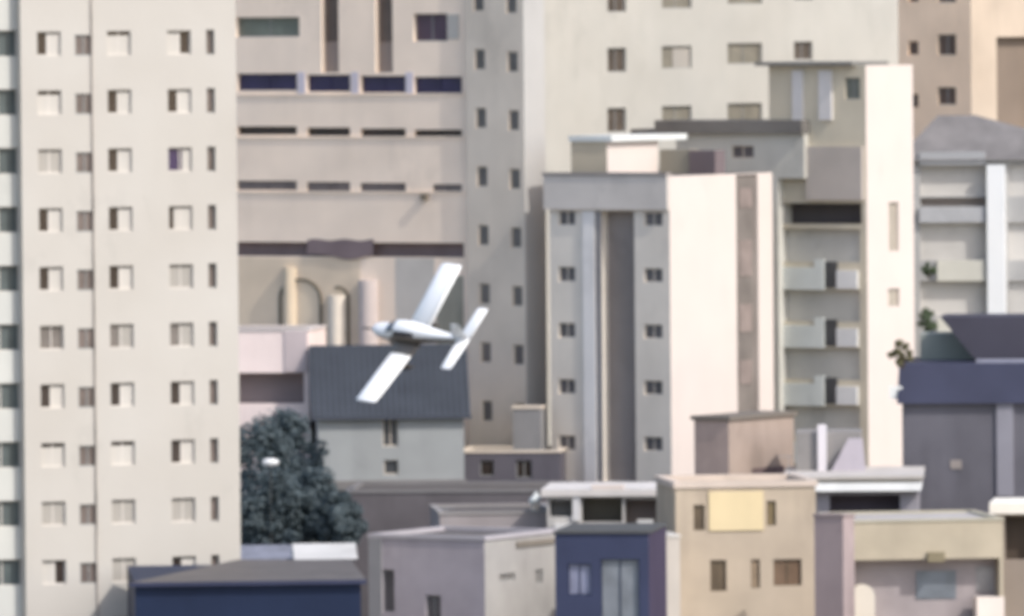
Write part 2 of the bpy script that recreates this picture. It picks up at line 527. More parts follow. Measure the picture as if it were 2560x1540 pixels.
def grey_tower():
    b = Block('narrow_tower', 'narrow grey tower with two columns of small windows, between the beige block and the red free grey building', 'tower',
              1168, 1312, 500, 510.2, -36, 2.0, -330)
    b.root['label'] = 'narrow plain grey tower with two columns of slim dark windows, right of the plane'
    f = b.front
    gl = glass('smoky_glass', (104, 100, 98), 0.3)
    for k, i in enumerate(range(-3, 8)):
        y = 296 + 146.5 * (i - 1)
        dx = 3 * i
        for (x0, x1, dy) in ((1186 + dx, 1212 + dx, -2), (1268 + dx, 1294 + dx, 4)):
            r = f.rect(x0, x1, y - 25 + dy, y + 27 + dy)
            window(b, 'front', r, 'D', 0.12, glassmat=gl, frame=GREYM)
    b.wall([GREYM, paint('pale_cool_render', (176, 173, 170), var=0.06)], sidemat={'right': 1})
    b.cap(CONC)
grey_tower()

def cream_tower():
    b = Block('residential_tower', 'tall cream tower with sparse brown windows rising behind the white and grey building', 'tower',
              1296, 2256, 200, 545, 45, 14, -330)
    f = b.front
    gl = glass('warm_dark_glass', (84, 74, 66), 0.3)
    gm = glass('grey_olive_glass', (124, 118, 106), 0.3)
    cols = [(1542, 46, 60, 150, 0), (1692, 74, 56, 143, 1), (1862, 86, 52, 134, 1), (2008, 46, 46, 127, 0)]
    for i in range(-2, 8):
        for (cx, ww, hh, cy, k) in cols:
            y = cy + 150 * i
            r = f.rect(cx - ww / 2, cx + ww / 2, y - hh / 2, y + hh / 2)
            if k:
                window(b, 'front', r, 'L' if i == 0 and cx < 1800 else 'D', 0.2, glassmat=gm, shutmat=SHUTG)
            else:
                window(b, 'front', r, 'D', 0.2, glassmat=gl)
    b.wall([CREAM, GREYD])
    b.cap(CONC)
cream_tower()

def brown_tower():
    b = Block('residential_tower', 'pinkish brown tower with a cream side at the top right corner', 'tower',
              2246, 2428, 150, 541, -33, 9, -330)
    f = b.front
    gl = glass('round_dark_glass', (96, 80, 72), 0.3)
    for i in range(-2, 6):
        y = 112 + 132 * i
        window(b, 'front', f.rect(2344, 2390, y - 26, y + 26 if i != 1 else y + 18), 'D', 0.15, glassmat=gl)
        window(b, 'front', f.rect(2270, 2296, y - 10, y + 26), 'D', 0.12, glassmat=gl, frame=BROWNP)
    rf = b.right
    b.hole('right', rf.rect(2492, 2590, 92, 330), 0.6, 1)
    b.wall([BROWNP, paint('umber_recess', (130, 116, 104)), paint('cream_side', (193, 176, 158))], sidemat={'right': 2})
    b.cap(CONC)
brown_tower()

# ------------------------------------------------------------------ white and grey building
def corner_building():
    b = Block('apartment_building', 'grey fronted apartment building with a dark central recess and a bright white side wall', 'apartment building',
              1376, 1676, 800, 506, -32, 11.2, 440)
    f, rt = b.front, b.right
    gl = glass('slate_glass', (98, 94, 96), 0.3)
    for i in range(0, 9):
        y = 543 + 140.5 * i
        window(b, 'front', f.rect(1396, 1438, y - 17, y + 21), 'D', 0.15, glassmat=gl, frame=GREY)
        window(b, 'front', f.rect(1610, 1656, y - 13, y + 23), 'D', 0.15, glassmat=gl, frame=GREY)
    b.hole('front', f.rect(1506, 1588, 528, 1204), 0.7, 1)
    b.hole('right', rt.rect(1842, 1896, 436, 1040), 0.12, 2)
    z1 = f.hit(1440, 1212)[1]
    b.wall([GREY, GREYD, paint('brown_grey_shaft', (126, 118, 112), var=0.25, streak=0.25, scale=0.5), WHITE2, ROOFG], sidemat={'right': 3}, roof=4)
    # slim white fin beside the recess
    mb = MB()
    u0, u1, z0, z1 = f.rect(1462, 1492, 900, 1206)
    mb.box(f, u0, u1, z0, f.hit(1470, 528)[1], -0.01, 0.10)
    b.part(mb, 'fin', paint('pale_fin', (232, 226, 222)))
    mb = MB()
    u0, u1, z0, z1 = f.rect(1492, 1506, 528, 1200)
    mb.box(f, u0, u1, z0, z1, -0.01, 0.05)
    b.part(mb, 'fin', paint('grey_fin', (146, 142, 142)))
    # parapet band
    mb = MB()
    zt, zb = b.top + 0.02, f.hit(1520, 524)[1]
    mb.box(f, -0.25, b.W - 0.02, zb, zt, 0.004, 0.22)
    b.part(mb, 'parapet', paint('parapet_grey', (208, 199, 191)))
    mb = MB()
    mb.box(f, -0.3, b.W - 0.03, zt + 0.004, zt + 0.18, -0.3, 0.28)
    b.part(mb, 'coping', paint('weathered_coping', (150, 142, 138)))
    # shaft windows in the recess of the white side
    for y0, y1 in ((470, 520), (600, 690), (760, 830), (900, 960)):
        mb = MB()
        u0, u1, a, c = rt.rect(1850, 1886, y0, y1)
        mb.box(rt, u0 + 0.1, u1 - 0.1, a, c, -0.119, -0.08)
        b.part(mb, 'shaft_window', glass('taupe_glass', (140, 126, 120), 0.3))
    # lift house on the roof: its own root block is a part of the building
    a = RAD(-32)
    A = P(1428, 436, 506.2)
    lf = Face(A.x, A.y, a, 1); lf.L = lf.hit(1518, 400)[0]
    Bp = lf.pt(lf.L, 0)
    lr = Face(Bp.x, Bp.y, a + math.pi / 2, 1); lr.L = lr.hit(1645, 400)[0]
    ztop = lr.hit(1580, 352)[1]
    mb = MB()
    b0 = [lf.pt(0, b.top + 0.003), lf.pt(lf.L, b.top + 0.003), lr.pt(lr.L, b.top + 0.003), lf.pt(0, b.top + 0.003, -lr.L)]
    t0 = [Vector((p.x, p.y, ztop)) for p in b0]
    mb.hexa(b0, t0, 0)
    for p in mb.mi: pass
    mb.mi[3] = 1
    lh = b.part(mb, 'lift_house', [paint('lift_house_grey', (195, 181, 159)), WHITE2])
    mb = MB()
    mb.box(lf, -0.1, lf.L + 0.35, ztop + 0.003, ztop + 0.32, -lr.L - 2.6, 0.1, 0)
    b.part(mb, 'roof_slab', paint('slab_white', (216, 217, 214)), lh)
    # low plant room behind
    mb = MB()
    zt2 = lr.hit(1700, 372)[1]
    q = Face(lr.pt(lr.L, 0).x, lr.pt(lr.L, 0).y, a, 1)
    u1 = q.hit(1722, 400)[0]
    mb.box(q, 0.06, u1, b.top + 0.003, zt2, -1.2, -0.1)
    b.part(mb, 'plant_room', paint('olive_grey', (156, 150, 136)))
    mb = MB()
    u2 = q.hit(1795, 400)[0]
    mb.box(q, u1 + 0.02, min(u2, u1 + 1.7), b.top + 0.003, zt2 - 0.05, -1.1, 0.0)
    b.part(mb, 'water_tank', paint('plum_brown', (120, 108, 110)))
    return b
corner_building()

def penthouse_block():
    b = Block('penthouse_block', 'grey flat roofed block with dark fascia and one small window behind the white wall', 'building',
              1690, 1944, 380, 518.6, -32, 2.6, 334)
    f = b.front
    window(b, 'front', f.rect(1828, 1884, 364, 396), 'D', 0.15, glassmat=glass('smoke_glass', (96, 92, 96), 0.3), frame=GREYM)
    b.wall([paint('flat_grey', (200, 197, 189)), GREYD])
    mb = MB()
    ue = f.hit(2010, 390)[0]
    mb.box(f, b.W + 0.003, ue, f.hit(1975, 446)[1], b.top, -1.2, 0.0)
    b.part(mb, 'upper_room', paint('flat_grey', (162, 160, 160)))
    mb = MB()
    z0, z1 = b.top + 0.003, f.hit(1850, 300)[1]
    mb.box(f, -1.2, ue + 0.05, z0, z1, -b.D - 0.1, 0.35)
    b.part(mb, 'fascia', paint('dark_fascia', (122, 118, 114), var=0.2))
    mb = MB()
    zz = f.hit(1640, 332)[1]
    mb.box(f, -2.9, -1.21, zz - 0.12, zz + 0.22, -3.0, 0.2)
    b.part(mb, 'canopy', paint('dark_fascia', (122, 118, 114)))
penthouse_block()

# ------------------------------------------------------------------ balcony tower with the white shaft
def balcony_tower():
    b = Block('balcony_tower', 'grey balcony tower with a tall bright white shaft on its right side', 'tower',
              1926, 2168, 700, 516, -33, 5.2, 164)
    f, rt = b.front, b.right
    b.front.L = b.W
    # top floor openings, dark storey gap and glazed doors behind the balconies
    window(b, 'front', f.rect(2112, 2150, 194, 248), 'D', 0.2, glassmat=glass('smoke_green_glass', (116, 120, 112), 0.3))
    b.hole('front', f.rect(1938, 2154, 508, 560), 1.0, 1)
    gm = glass('balcony_glass', (128, 130, 130), 0.25)
    for y0, y1 in ((572, 655), (724, 804), (869, 949), (1014, 1094)):
        b.hole('front', f.rect(1946, 2150, y0, y1), 0.45, 2)
    for (y0, y1, x0, x1) in ((506, 628, 2222, 2246), (722, 766, 2220, 2248), (300, 340, 2222, 2246)):
        if y0 < 480: continue
        window(b, 'right', rt.rect(x0, x1, y0, y1), 'D', 0.15, glassmat=glass('sand_glass', (176, 166, 152), 0.4), frame=SHUTG)
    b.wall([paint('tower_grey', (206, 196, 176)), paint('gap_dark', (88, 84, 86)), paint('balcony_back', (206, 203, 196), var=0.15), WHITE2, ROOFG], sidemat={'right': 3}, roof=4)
    mb = MB()
    mb.box(f, -0.6, b.W - 0.6, b.top + 0.003, b.top + 0.22, -3.5, 0.55)
    b.part(mb, 'roof_slab', paint('slab_grey', (128, 126, 122)))
    for x0, x1, mt in ((1984, 2010, 0), (2050, 2082, 0)):
        mb = MB()
        u0, u1, z0, z1 = f.rect(x0, x1, 176, 300)
        mb.box(f, u0, u1, z0, z1, -0.02, 0.18)
        b.part(mb, 'pier', paint('pale_pier', (212, 208, 206)))
    # step of grey masonry under the top floor
    mb = MB()
    u0, u1, z0, z1 = f.rect(2020, 2160, 366, 500)
    mb.box(f, u0, u1, z0, z1, 0.002, 0.25)
    b.part(mb, 'balcony_front', paint('warm_grey_front', (188, 178, 169)))
    for y in (662, 807, 952, 1097):
        u0, u1, z0, z1 = f.rect(1946, 2062, y + 6, y + 62)
        mb = MB()
        mb.box(f, u0, u1, z0, z1, -0.02, 0.10)
        o = b.part(mb, 'balcony_parapet', paint('balcony_white', (226, 228, 222)))
        mb = MB()
        v0, v1, a, c = f.rect(2036, 2060, y - 14, y + 6)
        mb.box(f, u1 - (v1 - v0), u1, z1 + 0.003, z1 + (c - a), -0.02, 0.09)
        b.part(mb, 'post', paint('balcony_white', (226, 228, 222)), o)
        mb = MB()
        u0, u1, z0, z1 = f.rect(2094, 2146, y + 14, y + 60)
        mb.box(f, u0, u1, z0, z1, -0.02, 0.14)
        b.part(mb, 'ac_ledge', paint('ledge_white', (226, 224, 222)))
        mb = MB()
        u0, u1, z0, z1 = f.rect(2062, 2094, y - 8, y + 58)
        mb.box(f, u0, u1, z0, z1, -0.02, 0.03)
        b.part(mb, 'dark_door', glass('gap_glass', (84, 84, 86), 0.3))
balcony_tower()

def right_building():
    b = Block('balcony_building', 'grey balcony building with a white column and a hipped roof at the right edge', 'building',
              2262, 2760, 600, 529, -9, 8, 400)
    f = b.front
    b.hole('front', f.rect(2300, 2466, 494, 516), 0.5, 1)
    gm = glass('grey_loggia_glass', (120, 122, 122), 0.3)
    for y0, y1 in ((412, 490), (556, 650), (702, 790), (846, 936)):
        for x0, x1 in ((2300, 2466), (2520, 2680)):
            r = f.rect(x0, x1, y0, y1)
            b.hole('front', r, 0.3, 2)
    b.wall([paint('loggia_grey', (180, 178, 176)), GREYD, paint('loggia_back', (205, 200, 194), var=0.15), ROOFG], roof=3)
    for y0, y1, mt in ((650, 702, 'a'), (796, 846, 'a'), (380, 412, 'b'), (518, 556, 'b')):
        mb = MB()
        u0, u1, z0, z1 = f.rect(2344 if mt == 'a' else 2300, 2464, y0, y1)
        mb.box(f, u0, u1, z0, z1, 0.002, 0.3)
        b.part(mb, 'balcony_parapet', paint('parapet_pale', (216, 212, 200)) if mt == 'a' else paint('parapet_mid', (178, 178, 180)))
    mb = MB()
    u0, u1, z0, z1 = f.rect(2470, 2514, 412, 786)
    mb.box(f, u0, u1, z0, z1, 0.002, 0.5)
    b.part(mb, 'column', paint('column_white', (238, 238, 238), var=0.02, streak=0.02))
    # hipped roof
    zt = b.top + 0.003
    w0 = f.hit(2240, 380)[0]; w1 = f.hit(2800, 380)[0]
    e = [f.pt(w0, zt, 0.4), f.pt(w1, zt, 0.4), f.pt(w1, zt, -b.D - 0.4), f.pt(w0, zt, -b.D - 0.4)]
    r1 = f.pt(f.hit(2330, 300)[0], f.hit(2330, 290)[1], -3.0); r2 = f.pt(f.hit(2425, 300)[0], r1.z, -3.0)
    lowp = f.pt(w1 - 2, zt + 0.5, -4)
    mb = MB()
    mb.poly([e[0], e[1], r2, r1]); mb.poly([e[1], e[2], r2]); mb.poly([e[2], e[3], r1, r2]); mb.poly([e[3], e[0], r1])
    mb.poly([e[3], e[2], e[1], e[0]])
    b.part(mb, 'roof', paint('mauve_tile_roof', (125, 121, 120), 0.8, 0.2, 0.1, 0.8))
right_building()

# ------------------------------------------------------------------ blue roofed house under the plane
def gable(b, zr, over, mat, setback=0.5, hip=0.0, name='roof', skew=0.0):
    """hip / gable roof on a block: ridge along the front"""
    f = b.front; zt = b.top + 0.003
    e = [f.pt(-over, zt, over), f.pt(b.W + over, zt, over), f.pt(b.W + over, zt, -b.D - over), f.pt(-over, zt, -b.D - over)]
    ya = -b.D * setback
    r1 = f.pt(hip - over, zr, ya); r2 = f.pt(b.W + over - hip - skew, zr, ya)
    mb = MB()
    mb.poly([e[0], e[1], r2, r1]); mb.poly([e[1], e[2], r2]); mb.poly([e[2], e[3], r1, r2]); mb.poly([e[3], e[0], r1])
    mb.poly([e[3], e[2], e[1], e[0]])
    return b.part(mb, name, mat)

def blue_roof_house():
    b = Block('blue_roof_house', 'pale grey house with a big dark slate blue roof below the plane', 'house',
              796, 1160, 1100, 500, 3, 9, 1040)
    f = b.front
    window(b, 'front', f.rect(957, 995, 1044, 1116), 'D', 0.2, glassmat=glass('black_glass', (72, 74, 78), 0.3), frame=GREYM)
    window(b, 'front', f.rect(960, 996, 1150, 1186), 'D', 0.2, glassmat=glass('black_glass', (72, 74, 78), 0.3), frame=GREYM)
    b.wall([paint('grey_white_wall', (156, 158, 158), var=0.1, streak=0.12)])
    zr = f.hit(980, 862, -4.0)[1]
    rf = gable(b, zr, 0.35, SLATE, 0.45, 0.0)
    mb = MB()
    n_ = 26
    za, zb = b.top + 0.003, zr
    for k in range(n_ + 1):
        u = -0.3 + (b.W + 0.6) * k / n_
        p, q = f.pt(u, za + 0.03, 0.34), f.pt(u, zb + 0.03, -b.D * 0.45)
        e1 = f.d * 0.05; up = Vector((0, 0, 0.05))
        mb.hexa([p - e1 - up, p + e1 - up, q + e1 - up, q - e1 - up], [p - e1, p + e1, q + e1, q - e1])
    b.part(mb, 'tile_ridge', paint('slate_ridge', (70, 74, 84), 0.7, 0.25), rf)
    mb = MB()
    u0, u1, z0, z1 = f.rect(796, 1165, 1200, 1228)
    mb.box(f, -0.1, b.W + 0.1, z0, z1, -0.02, 0.6)
    b.part(mb, 'canopy', paint('dull_canopy', (128, 124, 122)))
    # eave
    mb = MB()
    mb.box(f, -0.4, b.W + 0.4, b.top - 0.16, b.top - 0.004, 0.003, 0.42)
    b.part(mb, 'eave', paint('eave_dark', (76, 80, 90)))
blue_roof_house()

def pale_house():
    b = Block('white_house', 'pinkish white low house beside the white tower, left of the slate blue roof', 'house',
              520, 772, 900, 505, -8, 6, 828)
    f = b.front
    b.hole('front', f.rect(560, 760, 932, 1010), 1.2, 1)
    b.wall([paint('pink_white_wall', (242, 223, 217), var=0.09, streak=0.12), paint('mauve_grey', (132, 124, 126)), ROOFG], roof=2)
    mb = MB()
    u0, u1, z0, z1 = f.rect(712, 770, 828, 930)
    mb.box(f, u0, u1 - 0.05, z0, z1, 0.002, 0.08)
    b.part(mb, 'pier', paint('mauve_pier', (196, 182, 182)))
    b.cap(paint('pale_coping', (214, 204, 200)), 0.12, 0.06)
pale_house()

def simple(name, label, cat, pxA, pxB, pyref, Y, ang, depth, ytop, mat, sidemat=None, wins=(), capm=None, gl=None, holes=(), roofm=None):
    b = Block(name, label, cat, pxA, pxB, pyref, Y, ang, depth, ytop)
    f = b.front
    for (x0, x1, y0, y1) in wins:
        window(b, 'front', f.rect(x0, x1, y0, y1), 'D', 0.15, glassmat=gl or DARK)
    for (x0, x1, y0, y1, d) in holes:
        b.hole('front', f.rect(x0, x1, y0, y1), d, 1)
    b.wall([mat, GREYD, sidemat or mat, roofm or ROOFG], sidemat={'right': 2}, roof=3)
    if capm: b.cap(capm, 0.14, 0.06)
    return b

# low blocks in the hollow right of the blue roofed house
simple('low_block', 'dim mauve low block at the foot of the narrow grey tower', 'building', 1150, 1400, 1170, 503, -6, 5, 1132,
       paint('dim_mauve', (98, 94, 101)), capm=GREYM, wins=((1200, 1235, 1150, 1190), (1290, 1330, 1150, 1195)))
simple('roof_hut', 'small grey hut standing against the foot of the narrow tower', 'hut', 1282, 1352, 1070, 504.5, -10, 1.2, 1022,
       paint('hut_grey', (140, 138, 138)), capm=GREYM)
simple('flat_roof_building', 'low mauve grey building with a flat roof below the blue roofed house', 'building', 860, 1420, 1290, 486, -4, 9, 1232,
       paint('mauve_wall', (105, 100, 103), var=0.2, streak=0.2), capm=paint('edge_grey', (127, 124, 124)), roofm=ROOFG)
simple('flat_roof_building', 'pale pinkish grey flat block between the mauve house and the dark balcony row', 'building', 1100, 1392, 1320, 470, 4, 8, 1286,
       paint('pale_pinkgrey', (160, 152, 152), var=0.2, streak=0.2), capm=paint('pale_edge', (150, 145, 143)))

def corner_house():
    b = Block('corner_house', 'mauve grey corner house with a pale windowed side and dark front windows at the bottom', 'house',
              924, 1212, 1440, 455, -30, 7.2, 1348)
    f, r = b.front, b.right
    gl = glass('mauve_dark_glass', (96, 92, 94), 0.3)
    window(b, 'front', f.rect(956, 986, 1424, 1530), 'D', 0.2, glassmat=gl)
    window(b, 'front', f.rect(1064, 1102, 1488, 1560), 'D', 0.2, glassmat=gl)
    g2 = glass('grey_small_glass', (136, 132, 128), 0.3)
    window(b, 'right', r.rect(1248, 1288, 1434, 1452), 'D', 0.1, glassmat=g2)
    window(b, 'right', r.rect(1338, 1358, 1424, 1458), 'D', 0.1, glassmat=g2)
    b.wall([paint('mauve_front', (176, 167, 172), var=0.16, streak=0.2), GREYD, paint('dull_side', (168, 164, 160), var=0.15, streak=0.2), ROOFG], sidemat={'right': 2}, roof=3)
    b.cap(paint('mauve_coping', (178, 172, 176)), 0.2, 0.08)
    mb = MB()
    u0, u1, z0, z1 = r.rect(1290, 1385, 1352, 1362)
    mb.box(r, u0, u1, z0 - 0.02, z1 + 0.05, 0.002, 0.1)
    b.part(mb, 'gutter', paint('gutter_brown', (130, 122, 112)))
    mb = MB()
    u0, u1, z0, z1 = f.rect(924, 956, 1360, 1540)
    mb.box(f, 0.0, u1, 0.1, b.top - 0.01, 0.002, 0.1)
    b.part(mb, 'pier', paint('pier_grey', (150, 148, 150)))
corner_house()

def navy_roof_hall():
    b = Block('navy_hall', 'long hall with a navy blue front and grey sloping roof at the bottom left', 'hall',
              338, 902, 1480, 428, 4, 13, 1452)
    f = b.front
    b.wall([NAVY])
    zt = b.top + 0.003
    e = [f.pt(-0.25, zt, 0.3), f.pt(b.W + 0.25, zt, 0.3), f.pt(b.W + 0.25, zt + 0.15, -b.D), f.pt(5.4, zt + 0.25, -b.D)]
    mb = MB()
    low = [p + Vector((0, 0, -0.001)) for p in e]
    mb.poly(e)
    mb.poly([f.pt(5.4, zt, -b.D), e[0], e[3]])
    mb.poly([e[1], f.pt(b.W + 0.25, zt, -b.D), e[2]])
    mb.poly([f.pt(b.W + 0.25, zt, -b.D), f.pt(5.4, zt, -b.D), e[3], e[2]])
    mb.poly([f.pt(5.4, zt, -b.D), f.pt(b.W + 0.25, zt, -b.D), e[1], e[0]])
    b.part(mb, 'roof', ROOFG)
    mb = MB()
    mb.box(f, -0.25, b.W + 0.25, zt - 0.2, zt - 0.004, 0.003, 0.34)
    b.part(mb, 'gutter', paint('navy_gutter', (58, 62, 84)))
navy_roof_hall()

def shed(label, x0, x1, y, Y, mat, ang=5, h=14, dp=4):
    b = Block('shed_roof', label, 'shed', x0, x1, y, Y, ang, dp, y + h)
    b.wall([paint('shed_wall', (140, 136, 136))])
    gable(b, b.front.hit((x0 + x1) / 2, y, -dp / 2)[1], 0.2, mat, 0.5, 0.0)
b_ = shed('light grey metal shed roof under the dark trees at the bottom left', 745, 884, 1358, 470, paint('light_sheet', (196, 194, 192), 0.5, 0.15), 4, 40)
shed('bluish grey shed roof beside the foot of the white tower', 590, 745, 1362, 474, paint('bluish_sheet', (128, 130, 142), 0.5, 0.25, 0.2, 1.2), -3, 46)

# ------------------------------------------------------------------ row in front of the grey building
def balcony_row():
    b = Block('terrace_house', 'low house with deep dark openings and a pale slab roof below the grey building', 'house',
              1368, 1702, 1290, 468, -4, 7, 1240)
    f = b.front
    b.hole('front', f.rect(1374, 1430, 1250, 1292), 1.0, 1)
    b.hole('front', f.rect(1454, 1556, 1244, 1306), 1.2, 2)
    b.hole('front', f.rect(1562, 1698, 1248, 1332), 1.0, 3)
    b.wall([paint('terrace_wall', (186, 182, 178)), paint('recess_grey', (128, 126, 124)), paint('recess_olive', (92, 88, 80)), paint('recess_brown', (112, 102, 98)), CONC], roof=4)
    mb = MB()
    mb.box(f, -0.3, b.W + 0.1, b.top + 0.003, b.top + 0.35, -b.D, 0.3)
    b.part(mb, 'roof_slab', paint('slab_pale', (206, 200, 196)))
    mb = MB()
    u0, u1, z0, z1 = f.rect(1480, 1560, 1212, 1234)
    mb.box(f, u0, u1, b.top + 0.353, z1, -0.6, 0.25)
    b.part(mb, 'parapet', WHITE2)
    mb = MB()
    u0, u1, z0, z1 = f.rect(1388, 1560, 1308, 1326)
    mb.box(f, u0, u1, z0, z1, 0.002, 0.6)
    b.part(mb, 'balcony_ledge', paint('ledge_pale', (214, 212, 210)))
    mb = MB()
    u0, u1, z0, z1 = f.rect(1592, 1632, 1300, 1326)
    mb.box(f, u0, u1, z0, z1, -0.9, -0.4)
    b.part(mb, 'awning_box', paint('ledge_pale', (214, 212, 210)))
    mb = MB()
    u0, u1, z0, z1 = f.rect(1432, 1450, 1200, 1300)
    mb.box(f, u0, u1, z0, b.top - 0.01, 0.002, 0.2)
    b.part(mb, 'post', paint('post_pale', (208, 206, 206)))
    # small white dish-like tank on the roof's left end
    t = thing('water_tank', 'small white water tank lying left of the dark balcony row', 'tank', P(1338, 1262, 474))
    mb = MB()
    rings = []
    for i in range(9):
        a = math.pi * (i / 8.0) - math.pi / 2
        rings.append([Vector((math.cos(2 * math.pi * k / 14) * max(0.02, math.cos(a)) * 0.30 + (i - 4) * 0.035, math.sin(2 * math.pi * k / 14) * max(0.02, math.cos(a)) * 0.30, 0.27 + 0.26 * math.sin(a))) for k in range(14)])
    mb.loft(rings)
    mb.build('tank_body', paint('tank_white', (236, 238, 234), 0.5), t)
    mb = MB(); mb.tube((0, 0, 0.5), (0.14, 0, 0.6), 0.13, 0.11, 12)
    mb.build('lid', paint('tank_white', (236, 238, 234), 0.5), t)
    mb = MB(); mb.tube((0, 0, -1.6), (0, 0, 0.02), 0.24, 0.24, 10)
    mb.build('pedestal', GREYM, t)
balcony_row()

def blue_shop():
    b = Block('blue_house', 'dark blue house with two big grey windows at the bottom centre', 'house',
              1388, 1622, 1420, 440, -8, 7, 1334)
    f = b.front
    window(b, 'front', f.rect(1420, 1478, 1410, 1488), 'D', 0.2, frame=NAVY, glassmat=glass('lilac_glass', (136, 138, 160), 0.3))
    window(b, 'front', f.rect(1502, 1598, 1398, 1560), 'D', 0.2, frame=NAVY, glassmat=glass('grey_blue_glass', (126, 130, 136), 0.3))
    b.wall([paint('blue_paint', (61, 66, 90), 0.6, 0.15, 0.1), GREYD, paint('plum_side', (66, 58, 78))], sidemat={'right': 2})
    mb = MB()
    mb.box(f, -0.08, b.W + 0.08, b.top + 0.003, b.top + 0.12, -b.D, 0.1)
    b.part(mb, 'roof_slab', paint('dark_slab', (84, 84, 84)))
blue_shop()

def yellow_house():
    b = Block('yellow_house', 'sunny cream yellow house with a flat parapet and small brown windows at the bottom', 'house',
              1690, 2040, 1400, 456, 7, 7, 1218)
    f = b.front
    gl = glass('umber_glass', (96, 82, 66), 0.3)
    window(b, 'front', f.rect(1734, 1762, 1262, 1326), 'D', 0.15, glassmat=gl, frame=paint('umber_frame', (110, 98, 82)))
    window(b, 'front', f.rect(1917, 1940, 1252, 1314), 'D', 0.15, glassmat=glass('olive_umber_glass', (120, 104, 76), 0.3), frame=paint('umber_frame', (110, 98, 82)))
    window(b, 'front', f.rect(1776, 1816, 1400, 1478), 'D', 0.15, glassmat=gl, frame=paint('umber_frame', (110, 98, 82)))
    window(b, 'front', f.rect(1878, 1900, 1398, 1470), 'D', 0.15, glassmat=glass('tan_glass', (150, 130, 108), 0.3), frame=paint('umber_frame', (110, 98, 82)))
    window(b, 'front', f.rect(1934, 2004, 1398, 1464), 'D', 0.15, glassmat=glass('brown_pane', (122, 100, 82), 0.3), frame=paint('umber_frame', (110, 98, 82)))
    b.wall([paint('cream_yellow', (183, 168, 150), var=0.14, streak=0.2), GREYD, paint('mauve_side', (150, 140, 142)), paint('tan_roof', (180, 166, 150))], sidemat={'right': 0}, roof=3)
    mb = MB()
    u0, u1, z0, z1 = f.rect(1772, 1908, 1228, 1326)
    mb.box(f, u0, u1, z0, z1, 0.002, 0.08)
    b.part(mb, 'wall_panel', paint('bright_yellow_panel', (217, 198, 160), var=0.05))
    b.cap(paint('pink_coping', (201, 186, 174)), 0.3, 0.1)
    # white annex at its left
    a = Block('white_annex', 'narrow white annex between the blue house and the cream yellow house', 'annex',
              1600, 1700, 1420, 450, 12, 5, 1344)
    a.wall([paint('annex_cream', (199, 190, 180), var=0.1, streak=0.15), GREYD])
    a.cap(paint('annex_cap', (214, 208, 200)), 0.12, 0.05)
    mb = MB()
    u0, u1, z0, z1 = a.front.rect(1620, 1660, 1350, 1540)
    mb.box(a.front, u0, u1, 0.1, z1, 0.002, 0.06)
    a.part(mb, 'pilaster', paint('cool_white', (228, 228, 228)))
    # stained pillar at its right
    p = Block('stair_pillar', 'tall mauve brown stair pillar right of the cream yellow house', 'pillar',
              2036, 2108, 1400, 452, -30, 1.2, 1292)
    p.wall([paint('mauve_pillar', (163, 147, 146), var=0.15, streak=0.25)])
    p.cap(paint('pillar_cap', (150, 136, 134)), 0.12, 0.06)
yellow_house()

def brown_block():
    b = Block('brown_block', 'brown rooftop block with a pinkish sunlit side in front of the white wall', 'building',
              1736, 1822, 1120, 480, -33, 6.6, 1050)
    b.wall([paint('brown_front', (185, 163, 153)), GREYD, paint('pink_tan_side', (166, 149, 138), var=0.14, streak=0.2), ROOFG], sidemat={'right': 2}, roof=3)
    mb = MB()
    z = b.top + 0.003
    f = b.front
    mb.box(f, -0.15, b.W + 0.15, z, z + 0.2, -b.D - 0.15, 0.15)
    b.part(mb, 'roof_slab', paint('dark_brown_slab', (120, 112, 104)))
    mb = MB()
    r = b.right
    u0, u1, z0, z1 = r.rect(1880, 1960, 1168, 1204)
    mb.box(r, u0, u1, z0, z1, 0.002, 0.06)
    b.part(mb, 'stain_base', paint('plum_base', (120, 102, 102), var=0.3))
brown_block()

